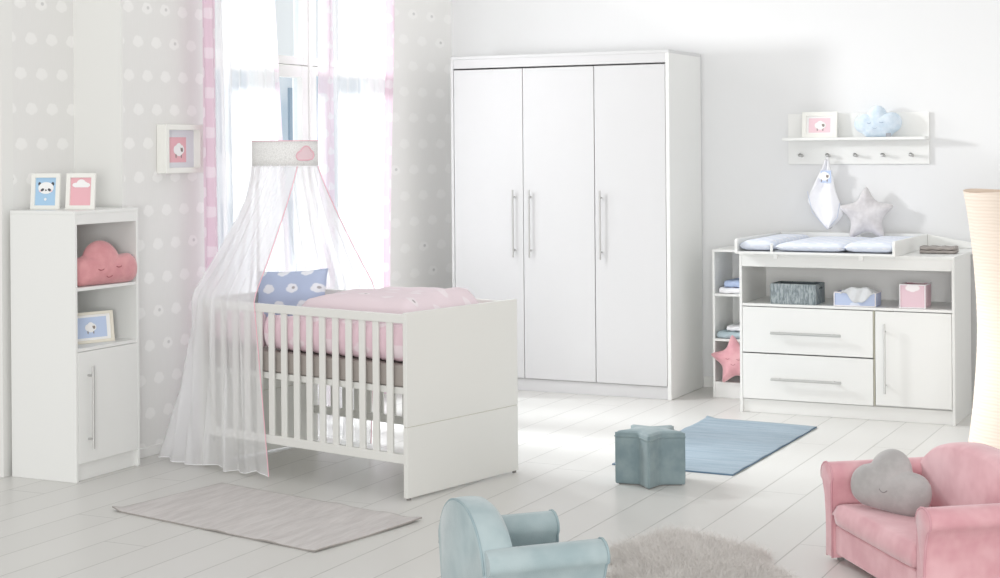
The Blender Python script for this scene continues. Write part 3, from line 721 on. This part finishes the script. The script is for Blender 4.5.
# ------------------------------------------------------------------ wall rack
K2 = thing('wall_rack', 'white wall rack with shelf and five steel pegs', 'wall rack', (-2.845, YB-.002, 1.437))
w, h = .877, .316
MB().box(0, -.016, 0, w, 0, h).build('back_board', 'white_lacquer', K2, bevel=.0015)
MB().box(0, -.150, .148, w, -.016, .166).build('shelf_board', 'white_lacquer', K2, bevel=.0015)
for px_ in (.089, .261, .434, .604, .775):
    pg = MB().tube([(px_, -.016, .052), (px_, -.055, .054), (px_, -.066, .058)], [.010, .0085, .0125], 12).build('peg', 'steel', K2, smooth=True)
cp2 = outline_cloud([(-.085, -.005, .060), (-.005, .048, .058), (.082, .0, .064), (0, -.03, .07), (-.04, -.035, .06), (.045, -.035, .06)], -.088)
C2 = thing('cloud_cushion', 'light blue fuzzy cloud cushion sitting on the wall rack shelf', 'cushion', (-2.262, 9.815, 1.690), 0, None, (-.10, 0, .03))
puffy('plush_body', cp2, .048, 'blue_plush', C2, wob=.006)
face(C2, cp2, .048, [(-.045, -.005), (.03, -.002)], (-.01, -.035), 'stitch_blue', .012, .004, .014, .006, .0018)
MB().box(.055, -.030, -.090, .085, -.025, -.068).build('care_tag', 'care_tag', C2)
# hanging cuddle cloth
def cuddle():
    mb = MB(); rings = []; prof = [(0, .000, .010), (.05, -.003, .022), (.12, -.012, .050), (.20, -.024, .078), (.262, -.024, .100), (.30, -.006, .092), (.345, .012, .086), (.39, .012, .048), (.432, .006, .010)]
    zs = [i*.432/26 for i in range(27)]
    for z in zs:
        for i in range(len(prof)-1):
            if prof[i][0] <= z <= prof[i+1][0]+1e-9:
                t = (z-prof[i][0])/(prof[i+1][0]-prof[i][0]); cx = lerp(prof[i][1], prof[i+1][1], t); hw = lerp(prof[i][2], prof[i+1][2], t); break
        rings.append([(cx+hw*(2*k/20-1), -.012*math.sin(3*PI*k/20+z*5)-.010*math.cos(5*k/20+z*9)*min(1, z*6), -z) for k in range(21)])
    return mb.loft(rings, False)
H = thing('cuddle_cloth', 'white corner cuddle cloth with sheep patch hanging from a peg', 'cloth', (-2.588, YB-.060, 1.468))
cl = cuddle().build('cloth', 'towel_white', H, smooth=True, solid=.005)
MB().tube([(.0, .0, .0), (-.006, -.004, .016), (.004, .004, .024), (.006, .0, .0)], .003, 6).build('hanging_loop', 'white_cloth', H)
mb = MB(); mb.flat = True
mb.quad(-.032, -.145, .034, -.070, -.030, 0)
for i, dd in enumerate(sheep_discs(-.008, -.105, .34, 1, 2)): mb.disc(dd[0], dd[1], dd[2], dd[3], -.0305-.0004*i, dd[4])
mb.build('sheep_patch', ['print_periwinkle', 'paper_white', 'print_brown'], H)
MB().tube([(-.127+.006, -.012, -.20), (-.09, -.014, -.33), (.004, -.012, -.434), (.066, -.012, -.36), (.082, -.012, -.27)], .0022, 6).build('blue_edging', 'pale_blue_edge', H)

# ------------------------------------------------------------------ child seats
def kid_seat(name, label, cat, loc, rz, W, D, HA, HB, SH, mat, pip, arch):
    """local: front towards -y, x across, origin on the floor at the centre of the front edge"""
    root = thing(name, label, cat, loc, rz)
    aw = .085; hw = W/2
    def arm(sgn):
        # front profile, x measured outwards from the inner face
        pr = [(0, .015), (.050, .015), (.048, .10), (.050, HA*.45), (.060, HA*.66), (.080, HA*.80)]
        cx, cz, r = .046, HA-.050, .052
        for k in range(9): a = -.25+k*(PI+.35)/8; pr.append((cx+r*math.cos(a)*1.02, cz+r*math.sin(a)*.95))
        pr.append((.003, HA*.80))
        X = lambda p: sgn*(hw-.078+p[0])
        mb = MB(); ys = [0, .004, .012, D*.3, D*.6, D*.85, D-.01, D]; rings = []
        for i, y in enumerate(ys):
            k = (.93, .975, 1, 1, 1, 1, .985, .95)[i]
            rings.append([(X(((p[0]-.035)*k+.035, 0)), y, (p[1]-.2)*(k*.5+.5)+.2) for p in pr])
        mb.loft(rings, True, True)
        o = mb.build('armrest', mat, root, smooth=True)
        e = o.modifiers.new('edges', 'EDGE_SPLIT'); e.split_angle = 1.1
        loop = [(X(p), .004, p[1]) for p in pr[1:]+pr[:1]]
        MB().tube(loop, .0042, 6).build('piping', pip, o, smooth=True)
    arm(-1); arm(1)
    iw = hw-.080
    # base front and seat cushion
    MB().box(-iw, .014, .03, iw, D-.06, SH-.075).build('seat_base', mat, root, bevel=.010, seg=3)
    def seat(u, v, top):
        x, y = lerp(-iw+.002, iw-.002, u), lerp(.000, D-.095, v); e = (1-(2*u-1)**14)*(1-(2*v-1)**14); e = max(e, 0)**.30
        z = SH-.036+(.036+.012*(1-v))*e if top else SH-.036-.038*e
        return (x, y-(.010*e if not top else 0), z)
    mb = MB(); n = 30
    f_ = [[mb.bm.verts.new(seat(i/n, j/n, 1)) for i in range(n+1)] for j in range(n+1)]
    b_ = [[f_[j][i] if i in (0, n) or j in (0, n) else mb.bm.verts.new(seat(i/n, j/n, 0)) for i in range(n+1)] for j in range(n+1)]
    for j in range(n):
        for i in range(n):
            mb.f([f_[j][i], f_[j][i+1], f_[j+1][i+1], f_[j+1][i]]); mb.f([b_[j+1][i], b_[j+1][i+1], b_[j][i+1], b_[j][i]])
    mb.build('seat_cushion', mat, root, smooth=True)
    # arched backrest
    N_ = 28; bw_ = hw-.02; tk = .105
    def zt(s): return HA*.80+(HB-HA*.80)*max(0., 1-abs(s)**arch)**.55
    rings = []
    for y, k in ((D-.005-tk, .955), (D-.005-tk+.018, .99), (D-.005-tk+.045, 1.), (D-.03, 1.), (D-.010, .992), (D-.002, .97)):
        r = []
        for i in range(N_+1):
            s = -1+2*i/N_; x = bw_*s*(k*.4+.6)
            r.append((x, y+.02*(zt(s)/HB), .05+(zt(s)-.05)*k))
        r += [(bw_*.99, y, .05), (-bw_*.99, y, .05)]
        rings.append(r)
    bk = MB().loft(rings, True, True).build('backrest', mat, root, smooth=True)
    e = bk.modifiers.new('edges', 'EDGE_SPLIT'); e.split_angle = 1.0
    MB().tube([(bw_*(-1+2*i/N_)*.995, D+.012*zt(-1+2*i/N_)/HB, .05+(zt(-1+2*i/N_)-.05)*.985) for i in range(N_+1)], .004, 6).build('piping', pip, bk, smooth=True)
    for sx in (-1, 1):
        for yy in (.05, D-.06): MB().tube([(sx*(hw-.05), yy, 0), (sx*(hw-.05), yy, .016)], .014, 10).build('foot', 'rubber', root)
    return root
# blue armchair seen from behind: forward direction (.62,.78)
fwd = Vector((.695, .719)); rz = math.atan2(-fwd.x, fwd.y)+PI   # local -y -> forward
kid_seat('child_armchair', "light blue velvet child's armchair seen from behind, front of photo", 'armchair', (-2.052, 4.706, 0), rz, .475, .385, .355, .466, .225, 'teal_velvet', 'teal_piping', 2.2)
# pink two-seat sofa: forward (-.79,-.61)
fwd = Vector((-.79, -.61)); rz = math.atan2(-fwd.x, fwd.y)+PI
kid_seat('child_sofa', "pink velvet child's sofa with rolled arms in the right corner", 'sofa', (-1.335, 5.640, 0), rz, .86, .46, .365, .472, .215, 'pink_velvet', 'pink_piping', 2.4)
cp3 = outline_cloud([(-.088, -.022, .074), (-.012, .042, .082), (.088, -.020, .078), (.0, -.05, .08), (-.045, -.05, .075), (.05, -.05, .075)], -.100)
SO = Matrix.Rotation(rz, 4, 'Z')
pos = Vector((-1.314, 5.870, .322))
C3 = thing('cloud_cushion', 'grey cloud cushion leaning in the pink sofa', 'cushion', pos, 0, None, (-.30, .10, rz+.62))
puffy('plush_body', cp3, .050, 'grey_plush', C3)
face(C3, cp3, .050, [], (.0, -.03), 'stitch_grey', .014, .005, .016, .010, .0016)

# ------------------------------------------------------------------ star stool
spts = outline_star(.176, .088, math.radians(-72.5), 120, 2)
ST = thing('star_stool', 'teal velvet star-shaped stool standing before the blue rug', 'stool', (-2.675, 6.988, 0))
hs = .244
rings = []
for z, k in ((.005, .98), (.012, .995), (.04, 1.), (.12, 1.), (hs-.035, 1.), (hs-.022, 1.)): rings.append([(x*k, y*k, z) for x, y in spts])
MB().loft(rings, True, True).build('stool_side', 'stool_velvet', ST, smooth=True)
mb = MB(); n = len(spts); prev = None; cen = mb.bm.verts.new((0, 0, hs+.010))
for t in (.25, .5, .75, .9, .97, 1., 1.005, 1.0):
    i = (.25, .5, .75, .9, .97, 1.).index(t) if prev is None or t < 1 else None
    zz = hs+.010*(1-t**2) if t < .97 else None
    ring = [mb.bm.verts.new((x*t, y*t, (hs+.010*(1-t*t)) if t < .97 else hs-.004)) for x, y in spts]
    for k in range(n): mb.f([cen, ring[k], ring[(k+1) % n]] if prev is None else [prev[k], prev[(k+1) % n], ring[(k+1) % n], ring[k]])
    prev = ring
    if t == 1.: break
ring = [mb.bm.verts.new((x, y, hs-.024)) for x, y in spts]
for k in range(n): mb.f([prev[k], prev[(k+1) % n], ring[(k+1) % n], ring[k]])
tp = mb.build('stool_top', 'stool_velvet', ST, smooth=True)
MB().tube([(x*1.004, y*1.004, hs-.022) for x, y in spts+spts[:1]], .0035, 6).build('piping', 'stool_velvet', tp)
MB().loft([[(x*.9, y*.9, z) for x, y in spts] for z in (0, .013)], True, True).build('glide_base', 'rubber', ST)

# ------------------------------------------------------------------ rugs
def flat_rug(name, label, corners, mats, zf, edge=None, fringe=None):
    P = [Vector((*c, 0)) for c in corners]; cen = sum(P, Vector())/4
    def at(u, v):
        p = P[0].lerp(P[1], u).lerp(P[3].lerp(P[2], u), v); return p-cen
    def top(u, v): p = at(u, v); return (p.x, p.y, .007+zf(u, v))
    mb = MB(); nu, nv = 60, 80
    t_ = [[mb.bm.verts.new(top(i/nu, j/nv)) for i in range(nu+1)] for j in range(nv+1)]
    for j in range(nv):
        for i in range(nu): mb.f([t_[j][i], t_[j][i+1], t_[j+1][i+1], t_[j+1][i]], 0)
    per = [(i, 0) for i in range(nu)]+[(nu, j) for j in range(nv)]+[(i, nv) for i in range(nu, 0, -1)]+[(0, j) for j in range(nv, 0, -1)]
    low = [mb.bm.verts.new((t_[j][i].co.x, t_[j][i].co.y, max(.0008, t_[j][i].co.z-.0065))) for i, j in per]
    for k in range(len(per)):
        (i, j), (i2, j2) = per[k], per[(k+1) % len(per)]; mb.f([t_[j][i], t_[j2][i2], low[(k+1) % len(per)], low[k]], 1)
    mb.f(low)
    o = mb.build(name, mats, None, smooth=False, loc=cen); me = o.data
    for p in me.polygons: p.use_smooth = p.material_index == 0
    return tag(o, label, 'rug')
flat_rug('rug', 'flat grey-beige woven rug with creases in front of the crib', [(-4.592, 5.507), (-4.49, 6.161), (-3.273, 5.883), (-3.393, 5.25)], ['rug_grey', 'rug_grey_edge'],
         lambda u, v: .0045*max(0, math.sin(26*v+2.2*math.sin(4*u)))*smoothstep(.25, .6, v)+.010*smoothstep(.93, 1, v)*smoothstep(.7, 1, u)+.014*smoothstep(.95, 1., 1-v)*smoothstep(.9, 1, 1-u))
flat_rug('rug', 'light blue woven rug behind the star stool', [(-3.003, 8.743), (-2.354, 8.70), (-2.374, 7.278), (-2.996, 7.296)], ['rug_blue', 'rug_blue_edge'],
         lambda u, v: .003*max(0, math.sin(30*v+1.5*math.sin(3*u)))+.012*smoothstep(.97, 1, 1-v)*smoothstep(.9, 1, 1-u))
fo = [(-2.06, 5.18), (-2.195, 5.309), (-2.21, 5.40), (-2.202, 5.50), (-2.27, 5.545), (-2.335, 5.631), (-2.33, 5.74), (-2.296, 5.831), (-2.275, 5.96), (-2.242, 6.047), (-2.131, 6.031), (-2.02, 5.985), (-1.922, 5.934), (-1.83, 5.91), (-1.776, 5.85), (-1.771, 5.765), (-1.812, 5.719), (-1.736, 5.696), (-1.66, 5.621), (-1.594, 5.556), (-1.60, 5.40), (-1.66, 5.25), (-1.78, 5.13), (-1.92, 5.10)]
fc = Vector((sum(p[0] for p in fo)/len(fo), sum(p[1] for p in fo)/len(fo), 0))
pts = [(p[0]-fc.x, p[1]-fc.y) for p in fo]; fine = []
for k in range(len(pts)):                                    # Catmull-Rom
    p0, p1, p2, p3 = (Vector((*pts[(k+j-1) % len(pts)], 0)) for j in range(4))
    for i in range(6):
        t = i/6; fine.append(.5*((2*p1)+(p2-p0)*t+(2*p0-5*p1+4*p2-p3)*t*t+(3*p1-p0-3*p2+p3)*t**3))
mb = MB(); n = len(fine); prev = None; cen = mb.bm.verts.new((0, 0, .020))
for r_ in range(1, 25):
    t = r_/24; ring = []
    for p in fine:
        z = .020*(1-t**8)+.0015
        z += .004*noise.noise(Vector((p.x*t*18, p.y*t*18, 0)))*(1-t**6)
        ring.append(mb.bm.verts.new((p.x*t, p.y*t, max(.001, z))))
    for k in range(n): mb.f([cen, ring[k], ring[(k+1) % n]] if prev is None else [prev[k], prev[(k+1) % n], ring[(k+1) % n], ring[k]])
    prev = ring
fur = mb.build('fur_rug', 'fur', None, smooth=True, loc=fc); tag(fur, 'fluffy taupe fur rug shaped like a cloud, between the two seats', 'rug')
ps = fur.modifiers.new('pile', 'PARTICLE_SYSTEM').particle_system.settings
ps.type = 'HAIR'; ps.count = 40000; ps.hair_length = .0035; ps.hair_step = 3; ps.render_step = 3
ps.brownian_factor = .015; ps.use_advanced_hair = True; ps.root_radius = .6; ps.tip_radius = .15; ps.radius_scale = .0022; ps.normal_factor = .003; ps.factor_random = .004
ps.tangent_factor = .004; ps.material = 1

# ------------------------------------------------------------------ paper floor lamp (right edge)
LP = thing('floor_lamp', 'tall glowing hourglass paper floor lamp at the right edge', 'lamp', (-1.135, 8.0, 0))
mb = MB(); rings = []; N_ = 64
for i in range(151):
    z = .03+i*1.30/150; r = .232+.060*abs((z-.68)/.65)**1.8+.0006*math.sin(z*190)
    rings.append([(r*math.cos(2*PI*k/N_), r*math.sin(2*PI*k/N_), z+.006*math.sin(2*PI*k/N_*3+z*9)) for k in range(N_)])
mb.loft(rings, True, False).build('paper_shade', 'lamp_paper', LP, smooth=True)
MB().tube([(0, 0, 0), (0, 0, .03)], .26, 40).build('base_disc', 'white_lacquer', LP)
MB().tube([(0, 0, .03), (0, 0, .6)], .012, 10).build('stem', 'steel', LP)

# ------------------------------------------------------------------ light
wd = bpy.data.worlds.new('world'); scene.world = wd; wd.use_nodes = True
bg = wd.node_tree.nodes['Background']; bg.inputs[0].default_value = (1., .995, .98, 1); bg.inputs[1].default_value = .89
scene.cycles.max_bounces = 14; scene.cycles.diffuse_bounces = 7; scene.cycles.transparent_max_bounces = 20
def lamp(name, kind, loc, energy, col=(1, 1, 1), target=None, **kw):
    l = bpy.data.lights.new(name, kind); l.energy = energy; l.color = col
    for k, v in kw.items(): setattr(l, k, v)
    o = bpy.data.objects.new(name, l); COL.objects.link(o); o.location = loc
    if target: o.rotation_euler = (Vector(target)-Vector(loc)).to_track_quat('-Z', 'Y').to_euler()
    return o
key = lamp('window_key_light', 'SPOT', (-4.98, 8.18, 2.06), 1., (.985, .99, 1.), (-1.8, 9.9, 1.0), shadow_soft_size=.14, spot_size=math.radians(172), spot_blend=1.)
lamp('daylight_through_window', 'SPOT', (-11.4, 8.45, 5.4), 8600., (1., .99, .975), (-5.2, 8.02, 1.25), shadow_soft_size=.9, spot_size=math.radians(34), spot_blend=.25)
key.data.use_nodes = True; nt = key.data.node_tree; em = nt.nodes['Emission']; fo_ = nt.nodes.new('ShaderNodeLightFalloff')
fo_.inputs['Strength'].default_value = 16.5; nt.links.new(fo_.outputs['Constant'], em.inputs['Strength'])
lamp('camera_side_fill', 'AREA', (1.2, -3.4, 1.4), 370., (1., .995, .985), (-3., 8.0, .9), shape='RECTANGLE', size=3.0, size_y=2.2)  # unseen fill light, added to brighten the compartments and shaded sides
scene.view_settings.view_transform = 'Standard'; scene.view_settings.look = 'None'; scene.view_settings.exposure = 0.; scene.view_settings.gamma = 1.
